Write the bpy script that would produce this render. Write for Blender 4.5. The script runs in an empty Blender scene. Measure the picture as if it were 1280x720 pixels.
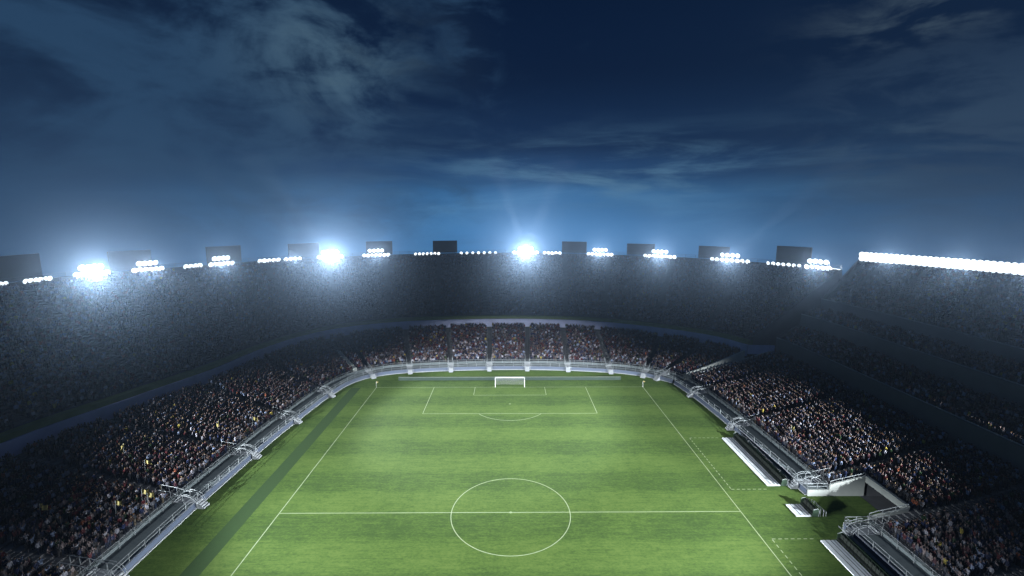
import bpy, math, random
import numpy as np
from mathutils import Vector, Matrix

random.seed(7)
rng = np.random.default_rng(11)
S = bpy.context.scene
COL = S.collection
PI = math.pi

# ------------------------------------------------------------------ helpers
def tag(o, label=None, cat=None, group=None, kind=None):
    if label: o['label'] = label
    if cat: o['category'] = cat
    if group: o['group'] = group
    if kind: o['kind'] = kind
    return o

def empty(name, loc=(0, 0, 0), rz=0.0, parent=None):
    o = bpy.data.objects.new(name, None)
    COL.objects.link(o)
    o.location = loc
    o.rotation_euler = (0, 0, rz)
    o.empty_display_size = .5
    if parent: o.parent = parent
    return o

class MB:
    """collects shapes, builds ONE mesh object"""
    def __init__(s): s.v = []; s.f = []; s.mi = []
    def add(s, V, F, m=0):
        b = len(s.v)
        s.v += [tuple(map(float, p)) for p in V]
        s.f += [tuple(b + i for i in f) for f in F]
        s.mi += [m] * len(F)
    def box(s, c, d, rz=0.0, m=0, ry=0.0, rx=0.0):
        hx, hy, hz = d[0] / 2, d[1] / 2, d[2] / 2
        R = Matrix.Rotation(rz, 3, 'Z') @ Matrix.Rotation(ry, 3, 'Y') @ Matrix.Rotation(rx, 3, 'X')
        V = [Vector(c) + R @ Vector((x * hx, y * hy, z * hz)) for z in (-1, 1) for x, y in ((-1, -1), (1, -1), (1, 1), (-1, 1))]
        s.add(V, [(3, 2, 1, 0), (4, 5, 6, 7), (0, 1, 5, 4), (1, 2, 6, 5), (2, 3, 7, 6), (3, 0, 4, 7)], m)
    def tube(s, pts, r, n=6, m=0, closed=False):
        P = [Vector(p) for p in pts]
        k = len(P); V = []; F = []
        for i, p in enumerate(P):
            a = P[(i - 1) % k] if (closed or i > 0) else p
            b = P[(i + 1) % k] if (closed or i < k - 1) else p
            t = (b - a).normalized()
            up = Vector((0, 0, 1)) if abs(t.z) < .95 else Vector((1, 0, 0))
            e1 = t.cross(up).normalized(); e2 = e1.cross(t).normalized()
            rr = r[i] if hasattr(r, '__len__') else r
            for j in range(n):
                a_ = 2 * PI * (j + .5) / n
                V.append(p + (e1 * math.cos(a_) + e2 * math.sin(a_)) * rr)
        for i in range(k if closed else k - 1):
            i2 = (i + 1) % k
            for j in range(n):
                j2 = (j + 1) % n
                F.append((i * n + j, i2 * n + j, i2 * n + j2, i * n + j2))
        if not closed:
            F.append(tuple(range(n))); F.append(tuple((k - 1) * n + j for j in reversed(range(n))))
        s.add(V, F, m)
    def strip(s, A, B, m=0):
        """quad strip between two equally long polylines"""
        n = len(A)
        s.add(list(A) + list(B), [(i, i + 1, n + i + 1, n + i) for i in range(n - 1)], m)
    def build(s, name, mats, parent=None, smooth=False):
        me = bpy.data.meshes.new(name)
        me.from_pydata(s.v, [], s.f)
        if not isinstance(mats, (list, tuple)): mats = [mats]
        for m in mats: me.materials.append(m)
        if len(mats) > 1: me.polygons.foreach_set('material_index', s.mi)
        if smooth: me.polygons.foreach_set('use_smooth', [True] * len(me.polygons))
        me.update()
        o = bpy.data.objects.new(name, me)
        COL.objects.link(o)
        if parent: o.parent = parent
        return o

def copy_tree(o, parent=None):
    c = o.copy(); COL.objects.link(c)
    if parent: c.parent = parent
    for ch in list(o.children): copy_tree(ch, c)
    return c

def catmull(P, sub=8):
    P = np.asarray(P, float)
    Q = np.vstack([2 * P[0] - P[1], P, 2 * P[-1] - P[-2]])
    out = []
    for i in range(len(P) - 1):
        p0, p1, p2, p3 = Q[i], Q[i + 1], Q[i + 2], Q[i + 3]
        for k in range(sub):
            t = k / sub
            out.append(.5 * (2 * p1 + (p2 - p0) * t + (2 * p0 - 5 * p1 + 4 * p2 - p3) * t * t + (3 * p1 - p0 - 3 * p2 + p3) * t ** 3))
    out.append(P[-1])
    return np.array(out)

# ---------------------------------------------------------------- materials
def new_mat(name):
    m = bpy.data.materials.new(name); m.use_nodes = True
    return m, m.node_tree, m.node_tree.nodes['Principled BSDF']

def mat(name, col, rough=.7, metal=0.0, var=.25, scale=3.0, bump=0.0):
    m, nt, b = new_mat(name)
    b.inputs['Roughness'].default_value = rough
    b.inputs['Metallic'].default_value = metal
    tc = nt.nodes.new('ShaderNodeTexCoord')
    nz = nt.nodes.new('ShaderNodeTexNoise'); nz.inputs['Scale'].default_value = scale; nz.inputs['Detail'].default_value = 5
    nt.links.new(tc.outputs['Object'], nz.inputs['Vector'])
    mx = nt.nodes.new('ShaderNodeMix'); mx.data_type = 'RGBA'
    mx.inputs[6].default_value = (*[c * (1 - var) for c in col], 1)
    mx.inputs[7].default_value = (*[min(1, c * (1 + var)) for c in col], 1)
    nt.links.new(nz.outputs['Fac'], mx.inputs[0])
    nt.links.new(mx.outputs[2], b.inputs['Base Color'])
    if bump:
        bp = nt.nodes.new('ShaderNodeBump'); bp.inputs['Strength'].default_value = bump
        nt.links.new(nz.outputs['Fac'], bp.inputs['Height']); nt.links.new(bp.outputs[0], b.inputs['Normal'])
    return m

M = {}
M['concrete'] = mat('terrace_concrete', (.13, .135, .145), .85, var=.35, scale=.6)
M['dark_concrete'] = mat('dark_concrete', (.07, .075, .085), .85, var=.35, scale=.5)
M['deck'] = mat('deck_concrete', (.13, .16, .17), .8, var=.2, scale=.8)
M['pale_concrete'] = mat('pale_concrete', (.42, .45, .43), .8, var=.18, scale=.7)
M['wall_blue'] = mat('perimeter_wall_paint', (.09, .115, .17), .6, var=.15, scale=.5)
M['fascia'] = mat('fascia_lavender', (.5, .53, .78), .6, var=.3, scale=.35)
M['fascia_grey'] = mat('fascia_grey', (.1, .115, .135), .7, var=.2, scale=.4)
M['green_ledge'] = mat('green_ledge', (.12, .17, .05), .8, var=.4, scale=.8)
M['rail'] = mat('galvanised_rail', (.32, .35, .37), .45, .2, var=.1)
M['white'] = mat('white_paint', (.6, .62, .62), .5, var=.07)
M['step_white'] = mat('pale_step', (.32, .345, .37), .7, var=.2, scale=2)
M['steel'] = mat('dark_steel', (.06, .065, .075), .5, .5, var=.2)
M['panel_dark'] = mat('dark_panel', (.025, .03, .035), .5, var=.4, scale=.5)
M['seat_dark'] = mat('dark_seat', (.02, .025, .022), .5, var=.3)
M['canopy'] = mat('dark_canopy', (.03, .05, .035), .3, var=.3)
M['slab'] = mat('white_slab', (.66, .7, .74), .6, var=.25, scale=1.5)
M['board'] = mat('advert_board', (.02, .04, .03), .5, var=.3, scale=.8)
M['board_edge'] = mat('board_edge', (.17, .2, .17), .6, var=.15)
M['ground'] = mat('asphalt', (.03, .032, .035), .9, var=.3, scale=.3)
M['dark_strip'] = mat('strip_green', (.022, .06, .012), .95, var=.2, scale=2)
M['line'] = mat('white_line', (.32, .4, .24), .8, var=.22, scale=1.3)
M['cloth_yellow'] = mat('yellow_cloth', (.3, .255, .09), .8, var=.2, scale=2)
M['cloth_red'] = mat('red_cloth', (.3, .05, .05), .8, var=.2)
M['net'] = mat('net_cord', (.4, .42, .42), .8, var=.05)

def emis(name, col, st):
    m, nt, b = new_mat(name)
    b.inputs['Base Color'].default_value = (.8, .8, .8, 1)
    b.inputs['Emission Color'].default_value = (*col, 1)
    b.inputs['Emission Strength'].default_value = st
    try: m.cycles.emission_sampling = 'NONE'
    except Exception: pass
    return m
M['lens'] = emis('lit_lens', (.86, .94, 1.0), 1.7)

def grass():
    m, nt, b = new_mat('mown_grass')
    N = nt.nodes; L = nt.links
    b.inputs['Roughness'].default_value = .9
    tc = N.new('ShaderNodeTexCoord'); sp = N.new('ShaderNodeSeparateXYZ'); L.new(tc.outputs['Object'], sp.inputs[0])
    def mm(op, a, b_=None, c_=None):
        n = N.new('ShaderNodeMath'); n.operation = op
        for i, q in enumerate((a, b_, c_)):
            if q is None: continue
            if isinstance(q, (int, float)): n.inputs[i].default_value = q
            else: L.new(q, n.inputs[i])
        return n.outputs[0]
    def noise(scale, det, vec, rough=.6):
        n = N.new('ShaderNodeTexNoise'); n.inputs['Scale'].default_value = scale; n.inputs['Detail'].default_value = det; n.inputs['Roughness'].default_value = rough
        L.new(vec, n.inputs['Vector']); return n.outputs['Fac']
    def mapped(sx, sy):
        mp = N.new('ShaderNodeMapping'); mp.inputs['Scale'].default_value = (sx, sy, 1); L.new(tc.outputs['Object'], mp.inputs[0]); return mp.outputs[0]
    wob = mm('MULTIPLY', noise(.25, 3, tc.outputs['Object']), .6)
    # mowing bands across the pitch, 5.8 m each
    ph = mm('MULTIPLY', mm('ADD', sp.outputs['Y'], wob), PI / 5.8)
    band = mm('MULTIPLY_ADD', mm('TANH', mm('MULTIPLY', mm('SINE', ph), 3.0)), .5, .5)
    ph2 = mm('MULTIPLY', mm('ADD', sp.outputs['X'], wob), PI / 6.8)
    band2 = mm('MULTIPLY_ADD', mm('TANH', mm('MULTIPLY', mm('SINE', ph2), 3.0)), .5, .5)
    # inside the touchlines only for bands
    streak = noise(1.0, 6, mapped(.16, 2.4), .7)
    blotch = noise(.09, 5, tc.outputs['Object'], .65)
    fine = noise(2.2, 6, mapped(1, 1.6), .75)
    v = mm('MULTIPLY', band, .36)
    v = mm('ADD', v, mm('MULTIPLY', band2, .07))
    v = mm('ADD', v, mm('MULTIPLY', mm('SUBTRACT', streak, .5), 1.35))
    v = mm('ADD', v, mm('MULTIPLY', mm('SUBTRACT', blotch, .5), .8))
    v = mm('ADD', v, mm('MULTIPLY', mm('SUBTRACT', fine, .5), 2.4))
    mid = noise(.75, 4, mapped(.8, 1.5), .6)
    v = mm('ADD', v, mm('MULTIPLY', mm('SUBTRACT', mid, .5), 1.1))
    v = mm('ADD', v, .24)
    r = N.new('ShaderNodeValToRGB')
    e = r.color_ramp.elements
    e[0].position = 0.0; e[0].color = (.026, .066, .005, 1)
    e[1].position = 1.0; e[1].color = (.090, .152, .024, 1)
    q = e.new(.5); q.color = (.056, .113, .012, 1)
    L.new(v, r.inputs[0]); L.new(r.outputs[0], b.inputs['Base Color'])
    bp = N.new('ShaderNodeBump'); bp.inputs['Strength'].default_value = .5; bp.inputs['Distance'].default_value = .05
    L.new(fine, bp.inputs['Height']); L.new(bp.outputs[0], b.inputs['Normal'])
    return m
M['grass'] = grass()

# -------------------------------------------------------------- plan curves
SUB = 8
ST = [  # front of perimeter wall, top of lower tier, rim: matching stations round the bowl
    ((-46.8, -45), (-76.0, -45), (-114, -45)),
    ((-46.9, -25), (-76.0, -25), (-114, -25)),
    ((-47.0, 0), (-76.0, 2), (-113, 5)),
    ((-46.2, 22), (-70.8, 21), (-112, 38)),
    ((-45.2, 33), (-66.0, 37), (-108.5, 56)),
    ((-43.6, 46), (-63.5, 53), (-97, 74.5)),
    ((-41.2, 55), (-58.3, 68), (-82, 95)),
    ((-36.5, 60.4), (-49, 79), (-64, 110.5)),
    ((-28, 63.7), (-34, 86), (-42, 121.5)),
    ((-14, 65.6), (-17, 89), (-20, 128)),
    ((0, 66.2), (0.5, 90), (0, 130)),
    ((14, 65.6), (15, 88.8), (18, 127.5)),
    ((28, 63.4), (28, 85.8), (36, 121)),
    ((35.5, 60.6), (43.6, 78), (60, 109)),
    ((40, 57.4), (57, 67.5), (80, 88.5)),
    ((42.3, 54.8), (62.6, 57.5), (92.5, 67)),
]
bF = catmull([s[0] for s in ST], SUB); bB = catmull([s[1] for s in ST], SUB); bR = catmull([s[2] for s in ST], SUB)

MS = [  # main stand: front, top of lower tier, second parapet, third parapet, rim
    ((46.4, -45), (71, -45), (79, -45), (86.5, -45), (115, -45)),
    ((46.4, -25), (71, -25), (79, -25), (86.5, -25), (115, -25)),
    ((46.3, -12), (71, -12), (79, -12), (86.5, -12), (115, -12)),
    ((46.2, -4.3), (71, -4.3), (79, -4.3), (86.5, -4.3), (115, -4)),
    ((46.2, 4.1), (71, 4.1), (79, 4.1), (86.5, 4.1), (115, 5)),
    ((46.0, 17), (71, 17), (79, 17.5), (86.5, 18), (114.5, 19)),
    ((45.5, 30), (71, 31), (79, 31.5), (86.5, 32), (113.6, 37)),
    ((44.6, 42), (71, 44.5), (79, 46), (86, 47), (108.5, 56)),
    ((43.5, 50), (70.6, 53), (78.5, 55.5), (85.3, 57.5), (104.3, 66.5)),
    ((42.7, 54), (70.0, 57), (77.8, 60), (84.4, 62.5), (102, 73)),
]
mF, mC, mB, mA, mR = [catmull([s[i] for s in MS], SUB) for i in range(5)]
DECK = 3.4      # width of the perimeter walkway

def inward_offset(A, B, d):
    """points d metres from A towards B"""
    v = B - A
    return A + v / np.linalg.norm(v, axis=1, keepdims=True) * d

def p3(P, z): return [(p[0], p[1], z) for p in P]

class Tier:
    def __init__(s, I, O, z0, z1, n, pw=1.0):
        s.I, s.O, s.z0, s.z1, s.n, s.pw = I, O, z0, z1, n, pw
    def t(s, j): return j / s.n
    def plan(s, t): return s.I + (s.O - s.I) * t
    def z(s, j): return s.z0 + (s.z1 - s.z0) * (j / s.n) ** s.pw
    def mesh(s, mb, keep=None):
        """stepped terrace; keep(row) -> list of (i0, i1) station ranges"""
        N = len(s.I)
        for j in range(s.n):
            A = s.plan(s.t(j)); B = s.plan(s.t(j + 1)); z = s.z(j); z2 = s.z(j + 1)
            for i0, i1 in (keep(j) if keep else [(0, N - 1)]):
                a, b = A[i0:i1 + 1], B[i0:i1 + 1]
                mb.strip(p3(a, z), p3(b, z))
                mb.strip(p3(b, z), p3(b, z2))
    def at(s, u, t):
        """plan point at fractional station u"""
        i = int(max(0, min(len(s.I) - 2, math.floor(u)))); k = u - i
        a = s.I[i] + (s.I[i + 1] - s.I[i]) * k; b = s.O[i] + (s.O[i + 1] - s.O[i]) * k
        return a + (b - a) * t

bD = inward_offset(bF, bB, DECK); mD = inward_offset(mF, mC, DECK)
bU = inward_offset(bB, bR, 2.0)
T_low = Tier(inward_offset(bF, bB, DECK + .25), inward_offset(bB, bF, .4), 1.55, 7.1, 21, 1.12)
T_up = Tier(bU, inward_offset(bR, bB, 1.0), 10.6, 27.2, 42, 1.08)
X_TUN = 54.9
T_m1 = Tier(inward_offset(mF, mC, DECK + .25), inward_offset(mC, mF, .3), 1.55, 7.4, 24, 1.12)
T_m2 = Tier(inward_offset(mC, mB, .7), inward_offset(mB, mC, .35), 10.7, 13.3, 8)
T_m3 = Tier(inward_offset(mB, mA, .7), inward_offset(mA, mB, .35), 16.5, 17.6, 7)
T_m4 = Tier(inward_offset(mA, mR, .7), inward_offset(mR, mA, 1.0), 20.2, 29.6, 28, 1.05)
i_tun0 = 3 * SUB; i_tun1 = 4 * SUB       # stations either side of the tunnel mouth

def wall_between(mb, P, Q, z0, z1, thick_top=True):
    """solid wall: face P (inner line), back Q, from z0 up to z1"""
    mb.strip(p3(P, z0), p3(P, z1)); mb.strip(p3(P, z1), p3(Q, z1)); mb.strip(p3(Q, z1), p3(Q, z0))

def wall_range(mb, P, Q, z0, z1, i0, i1):
    a, b = P[i0:i1 + 1], Q[i0:i1 + 1]
    wall_between(mb, a, b, z0, z1)
    for k in (0, -1):
        mb.add([(*a[k], z0), (*b[k], z0), (*b[k], z1), (*a[k], z1)], [(0, 1, 2, 3)])

def resample(P, step):
    P = np.asarray(P, float)
    d = np.r_[0, np.cumsum(np.linalg.norm(np.diff(P, axis=0), axis=1))]
    n = max(1, int(round(d[-1] / step)))
    s = np.linspace(0, d[-1], n + 1)
    return np.c_[[np.interp(s, d, P[:, k]) for k in range(P.shape[1])]].T

def railing(mb, line, z0, heights, step, r=.04, pr=.04):
    for h in heights: mb.tube(p3(line, z0 + h), r, 5)
    for p in resample(line, step):
        mb.tube([(*p, z0), (*p, z0 + max(heights))], pr, 5)

# ------------------------------------------------------------ ground, pitch
mb = MB()
mb.add([(250 * math.cos(a), 30 + 250 * math.sin(a), -.012) for a in np.linspace(0, 2 * PI, 96, endpoint=False)], [tuple(range(96))])
tag(mb.build('ground', M['ground']), kind='structure')
mb = MB()
loop = [tuple(p) for p in inward_offset(bF, bB, .15)] + [(44, 54), (54.5, 52), (54.5, -45)]
mb.add([(x, y, 0) for x, y in loop], [tuple(range(len(loop)))])
pitch = tag(mb.build('pitch', M['grass']), kind='structure')
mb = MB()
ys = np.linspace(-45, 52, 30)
mb.strip([(-40.3, y, .006) for y in ys], [(-37.9, y, .006) for y in ys])  # flat dark green strip outside the left touchline
tag(mb.build('dark_strip', M['dark_strip']), kind='structure')

HL, HW, LW = 52.2, 34.0, .12
mb = MB()
def rect(x0, y0, x1, y1, z=.006): mb.add([(x0, y0, z), (x1, y0, z), (x1, y1, z), (x0, y1, z)], [(0, 1, 2, 3)])
def ln(x0, y0, x1, y1):
    if abs(x0 - x1) < 1e-6: rect(x0 - LW / 2, min(y0, y1), x0 + LW / 2, max(y0, y1))
    else: rect(min(x0, x1), y0 - LW / 2, max(x0, x1), y0 + LW / 2)
def arc(cx, cy, r, a0, a1, n=80):
    A = np.linspace(a0, a1, n)
    sx_ = .955 if r > 1 else 1
    mb.strip([(cx + (r - LW / 2) * sx_ * math.cos(a), cy + (r - LW / 2) * math.sin(a), .007) for a in A], [(cx + (r + LW / 2) * sx_ * math.cos(a), cy + (r + LW / 2) * math.sin(a), .007) for a in A])
h = LW / 2
ln(-HW, -HL, -HW, HL); ln(HW, -HL, HW, HL)
for sy in (-1, 1):
    ln(-HW + h, sy * HL, HW - h, sy * HL)
    for w, d in ((19.3, 16.5), (8.85, 5.5)):
        for sx in (-1, 1):
            y0, y1 = sorted((sy * (HL - h), sy * (HL - d)))
            ln(sx * w, y0, sx * w, y1)
        ln(-w + h, sy * (HL - d), w - h, sy * (HL - d))
    a = math.acos(5.5 / 9.15)
    cy = sy * (HL - 11); c0 = -PI / 2 if sy > 0 else PI / 2
    arc(0, cy, 9.15, c0 - a + .02, c0 + a - .02, 40)
    arc(0, cy, .16, 0, 2 * PI, 12)
ln(-HW + h, 0, HW - h, 0)
arc(0, 0, 9.15, 0, 2 * PI, 120); arc(0, 0, .16, 0, 2 * PI, 12)
for y0, y1 in ((5.8, 23.7), (-24, -6.1)):     # dashed technical areas
    for yy in (y0, y1):
        for k in range(7): ln(35.3 + k * .86, yy, 35.3 + k * .86 + .5, yy)
    k = y0
    while k < y1 - .6: ln(35.3, k + .2, 35.3, k + .75); k += 1.0
mb.build('white_lines', M['line'], pitch)

# --------------------------------------------------------------- bowl stand
bowl = tag(empty('bowl_grandstand', (0, 0, 0)), 'curved two tier grandstand wrapping the left side and the far goal end, full of spectators', 'grandstand')
main = tag(empty('main_grandstand', (0, 0, 0)), 'straight grandstand on the right with three grey parapets and the tunnel mouth', 'grandstand')
NB = len(bF); NM = len(mF)
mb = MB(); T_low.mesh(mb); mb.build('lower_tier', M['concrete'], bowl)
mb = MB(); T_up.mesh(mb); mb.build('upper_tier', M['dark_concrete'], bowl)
mb = MB(); wall_between(mb, bB, inward_offset(bB, bR, .35), 6.4, 9.6); mb.strip(p3(bB, 6.4), p3(inward_offset(bB, bF, .5), 6.6)); mb.build('fascia', M['fascia'], bowl)
mb = MB(); wall_between(mb, inward_offset(bB, bR, .38), inward_offset(bB, bR, 1.95), 9.0, 10.55)
mb.build('green_ledge', M['green_ledge'], bowl)
mb = MB(); wall_between(mb, inward_offset(bR, bB, .95), bR, 27.0, 28.5); mb.strip(p3(bR, 28.4), p3(inward_offset(bR, bB, -6), 0)); mb.build('rim_wall', M['dark_concrete'], bowl)
mb = MB(); wall_range(mb, bF, inward_offset(bF, bB, .3), 0, 1.0, 0, NB - 1); mb.build('perimeter_wall', M['wall_blue'], bowl)
mb = MB(); wall_range(mb, inward_offset(bF, bB, -.17), inward_offset(bF, bB, -.005), -.01, .16, 0, NB - 1); mb.build('kerb', M['step_white'], bowl)
mb = MB(); mb.strip(p3(inward_offset(bF, bB, .31), .93), p3(inward_offset(bF, bB, DECK + .1), .93)); mb.strip(p3(inward_offset(bF, bB, DECK + .1), .93), p3(inward_offset(bF, bB, DECK + .25), 1.55)); mb.build('walkway', M['deck'], bowl)
mb = MB(); railing(mb, inward_offset(bF, bB, .15), 1.0, (.5, 1.0), 2.6); mb.strip(p3(inward_offset(bF, bB, -.04), 1.012), p3(inward_offset(bF, bB, .2), 1.012)); mb.build('front_railing', M['rail'], bowl)
mb = MB(); railing(mb, inward_offset(bF, bB, DECK - .15), .93, (.6, 1.15), 2.6); mb.build('rear_railing', M['rail'], bowl)
mb = MB(); railing(mb, inward_offset(bR, bB, .5), 28.5, (.55, 1.05), 3.5, .04, .05); mb.build('rim_railing', M['steel'], bowl)
# closing wall at the corner next to the main stand, stepped with the rake
def end_wall(tiers, k, off, hgt=.9):
    """low sloping parapet down the end of the given tiers, standing on the ground"""
    mb = MB()
    for T in tiers:
        P = [T.I[k] + (T.O[k] - T.I[k]) * (j / T.n) for j in range(T.n + 1)]
        Z = [T.z(j) + hgt for j in range(T.n + 1)]
        d = (T.O[k] - T.I[k]); d = d / np.linalg.norm(d); nrm = np.array([-d[1], d[0]]) * off
        A = [(*p, z) for p, z in zip(P, Z)]; B = [(*(p + nrm), z) for p, z in zip(P, Z)]
        mb.strip(A, B)
        mb.strip([(*p, -.01) for p in P], A); mb.strip(B, [(*(p + nrm), -.01) for p in P])
        for q in (0, -1):
            mb.add([(P[q][0], P[q][1], 0), A[q], B[q], (B[q][0], B[q][1], 0)], [(0, 1, 2, 3)])
    return mb
end_wall([T_low], NB - 1, .45).build('end_parapet', M['pale_concrete'], bowl)
end_wall([T_up], NB - 1, .5, 1.0).build('end_parapet', M['dark_concrete'], bowl)
mb = MB(); a = bB[-1]; b = mC[-1]
mb.box(((a[0] + b[0]) / 2, (a[1] + b[1]) / 2, 8.3), (np.linalg.norm(b - a) - .6, .4, 2.4), math.atan2(b[1] - a[1], b[0] - a[0])); mb.build('corner_fascia', M['fascia'], bowl)

# --------------------------------------------------------------- main stand
def keep_m1(j):
    if T_m1.plan(T_m1.t(j + 1))[i_tun0][0] <= X_TUN + .6: return [(0, i_tun0), (i_tun1, NM - 1)]
    return [(0, NM - 1)]
mb = MB(); T_m1.mesh(mb, keep_m1); mb.build('lower_tier', M['concrete'], main)
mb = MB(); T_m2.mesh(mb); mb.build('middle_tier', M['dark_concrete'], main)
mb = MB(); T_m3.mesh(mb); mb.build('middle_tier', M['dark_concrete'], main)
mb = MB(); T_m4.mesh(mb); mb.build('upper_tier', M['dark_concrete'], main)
for P, Q, z0, z1 in ((mC, mB, 6.8, 11.5), (mB, mA, 13.1, 17.2), (mA, mR, 17.4, 20.9)):
    mb = MB(); wall_range(mb, P, inward_offset(P, Q, .35), z0, z1, 0, NM - 1)
    f_ = mb.build('fascia', M['fascia_grey'], main)
    mb = MB(); mb.tube(p3(inward_offset(P, Q, .17), z1 + .12), .1, 5); mb.build('capping_rail', M['rail'], f_)
mb = MB(); wall_range(mb, inward_offset(mR, mA, .95), mR, 29.3, 30.6, 0, NM - 1); mb.strip(p3(mR, 30.6), p3(inward_offset(mR, mA, -6), 0)); mb.build('rim_wall', M['pale_concrete'], main)
for i0, i1 in ((0, i_tun0), (i_tun1, NM - 1)):
    mb = MB(); wall_range(mb, mF, inward_offset(mF, mC, .3), 0, 1.0, i0, i1); mb.build('perimeter_wall', M['wall_blue'], main)
    mb = MB(); wall_range(mb, inward_offset(mF, mC, -.17), inward_offset(mF, mC, -.005), -.01, .16, i0, i1); mb.build('kerb', M['step_white'], main)
    mb = MB(); a_, b_, c_ = [inward_offset(mF, mC, q)[i0:i1 + 1] for q in (.31, DECK + .1, DECK + .25)]
    mb.strip(p3(a_, .93), p3(b_, .93)); mb.strip(p3(b_, .93), p3(c_, 1.55)); mb.build('walkway', M['deck'], main)
    l1 = inward_offset(mF, mC, .15)[i0:i1 + 1]; l2 = inward_offset(mF, mC, DECK - .15)[i0:i1 + 1]
    mb = MB(); railing(mb, l1, 1.0, (.5, 1.0), 2.6)
    e_ = -1 if i0 == 0 else 0
    mb.strip(p3(inward_offset(mF, mC, -.04)[i0:i1 + 1], 1.012), p3(inward_offset(mF, mC, .2)[i0:i1 + 1], 1.012))
    railing(mb, np.array([l1[e_], l2[e_]]), .93, (.55, 1.05), 1.5); mb.build('front_railing', M['rail'], main)
    mb = MB(); railing(mb, l2, .93, (.6, 1.15), 2.6); mb.build('rear_railing', M['rail'], main)
# tunnel mouth: raking side walls, lintel, doorway
xs = [T_m1.plan(T_m1.t(j))[i_tun0][0] for j in range(T_m1.n + 1)]
jt = max(j for j in range(T_m1.n + 1) if xs[j] <= X_TUN + .6)
for yy, sgn, nm in ((4.1, -1, 'far'), (-4.3, 1, 'near')):
    mb = MB()
    x0 = 46.35
    prof = [(x0, 1.0)] + [(xs[0] - .2, 1.0), (xs[0] - .1, T_m1.z(0) + .35)] + [(xs[j], T_m1.z(j) + .5) for j in range(1, jt + 1)]
    A = [(x, yy, z) for x, z in prof]; B = [(x, yy + .28 * sgn, z) for x, z in prof]
    mb.strip(A, B); mb.strip([(x, yy, -.01) for x, z in prof], A); mb.strip(B, [(x, yy + .28 * sgn, -.01) for x, z in prof])
    mb.add([(x0, yy, 0), (x0, yy + .28 * sgn, 0), (x0, yy + .28 * sgn, 1.0), (x0, yy, 1.0)], [(0, 1, 2, 3)])
    w_ = mb.build('tunnel_wall', M['pale_concrete'], main)
    mb = MB(); mb.tube([(x, yy + .14 * sgn, z + .5) for x, z in prof[2:]], .05, 5)
    for x, z in prof[2::2]: mb.tube([(x, yy + .14 * sgn, z), (x, yy + .14 * sgn, z + .5)], .04, 5)
    mb.build('handrail', M['rail'], w_)
zt = T_m1.z(jt)
mb = MB(); mb.box((xs[jt] + .2, -.1, (2.35 + zt + .6) / 2), (.4, 7.82, zt + .6 - 2.35)); mb.build('tunnel_lintel', M['pale_concrete'], main)
mb = MB()
xa, xb = xs[jt] + .4, xs[jt] + 8
for V in ([(xa, 3.8, 0), (xb, 3.8, 0), (xb, 3.8, 2.35), (xa, 3.8, 2.35)], [(xa, -4, 0), (xb, -4, 0), (xb, -4, 2.35), (xa, -4, 2.35)],
          [(xb, -4, 0), (xb, 3.8, 0), (xb, 3.8, 2.35), (xb, -4, 2.35)], [(xa, -4, 2.35), (xb, -4, 2.35), (xb, 3.8, 2.35), (xa, 3.8, 2.35)], [(xs[jt] - .5, -4, .01), (xb, -4, .01), (xb, 3.8, .01), (xs[jt] - .5, 3.8, .01)]):
    mb.add(V, [(0, 1, 2, 3)])
mb.build('tunnel_passage', M['dark_concrete'], main)
end_wall([T_m1], NM - 1, .45).build('end_parapet', M['pale_concrete'], main)
end_wall([T_m2, T_m3, T_m4], NM - 1, .45, 1.0).build('end_parapet', M['dark_concrete'], main)

# ------------------------------------------------------ stairways and hoops
def u_near(P, q):
    d = np.linalg.norm(P - np.array(q), axis=1); i = int(np.argmin(d))
    best = (1e9, i)
    for k in np.linspace(max(0, i - 1), min(len(P) - 1, i + 1), 41):
        a = int(min(len(P) - 2, math.floor(k))); p = P[a] + (P[a + 1] - P[a]) * (k - a)
        best = min(best, (float(np.linalg.norm(p - np.array(q))), float(k)))
    return best[1]
A_low = [u_near(bF, q) for q in [(-47, -28), (-47, -13.3), (-47, 1.8), (-46.5, 16.4), (-45.3, 31.2), (-43.5, 46), (-37.2, 60), (-27.8, 63.7), (-16.6, 65.4), (-5.8, 66.1), (5.0, 66.1), (16.4, 65.2), (28, 63.4), (36.3, 60), (39.6, 57.6)]]
A_m = [u_near(mF, q) for q in [(46.4, -30), (46.3, -17), (46.2, -5.9), (46.1, 6.4), (45.6, 27.5), (44.2, 45.5)]]
A_up = [3, 10, 18, 26, 33, 40, 48, 55, 62, 69, 76, 83, 90, 97, 104, 111, 117]
A_m4 = [5, 14, 22, 31, 40, 48, 56, 64, 70]

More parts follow.
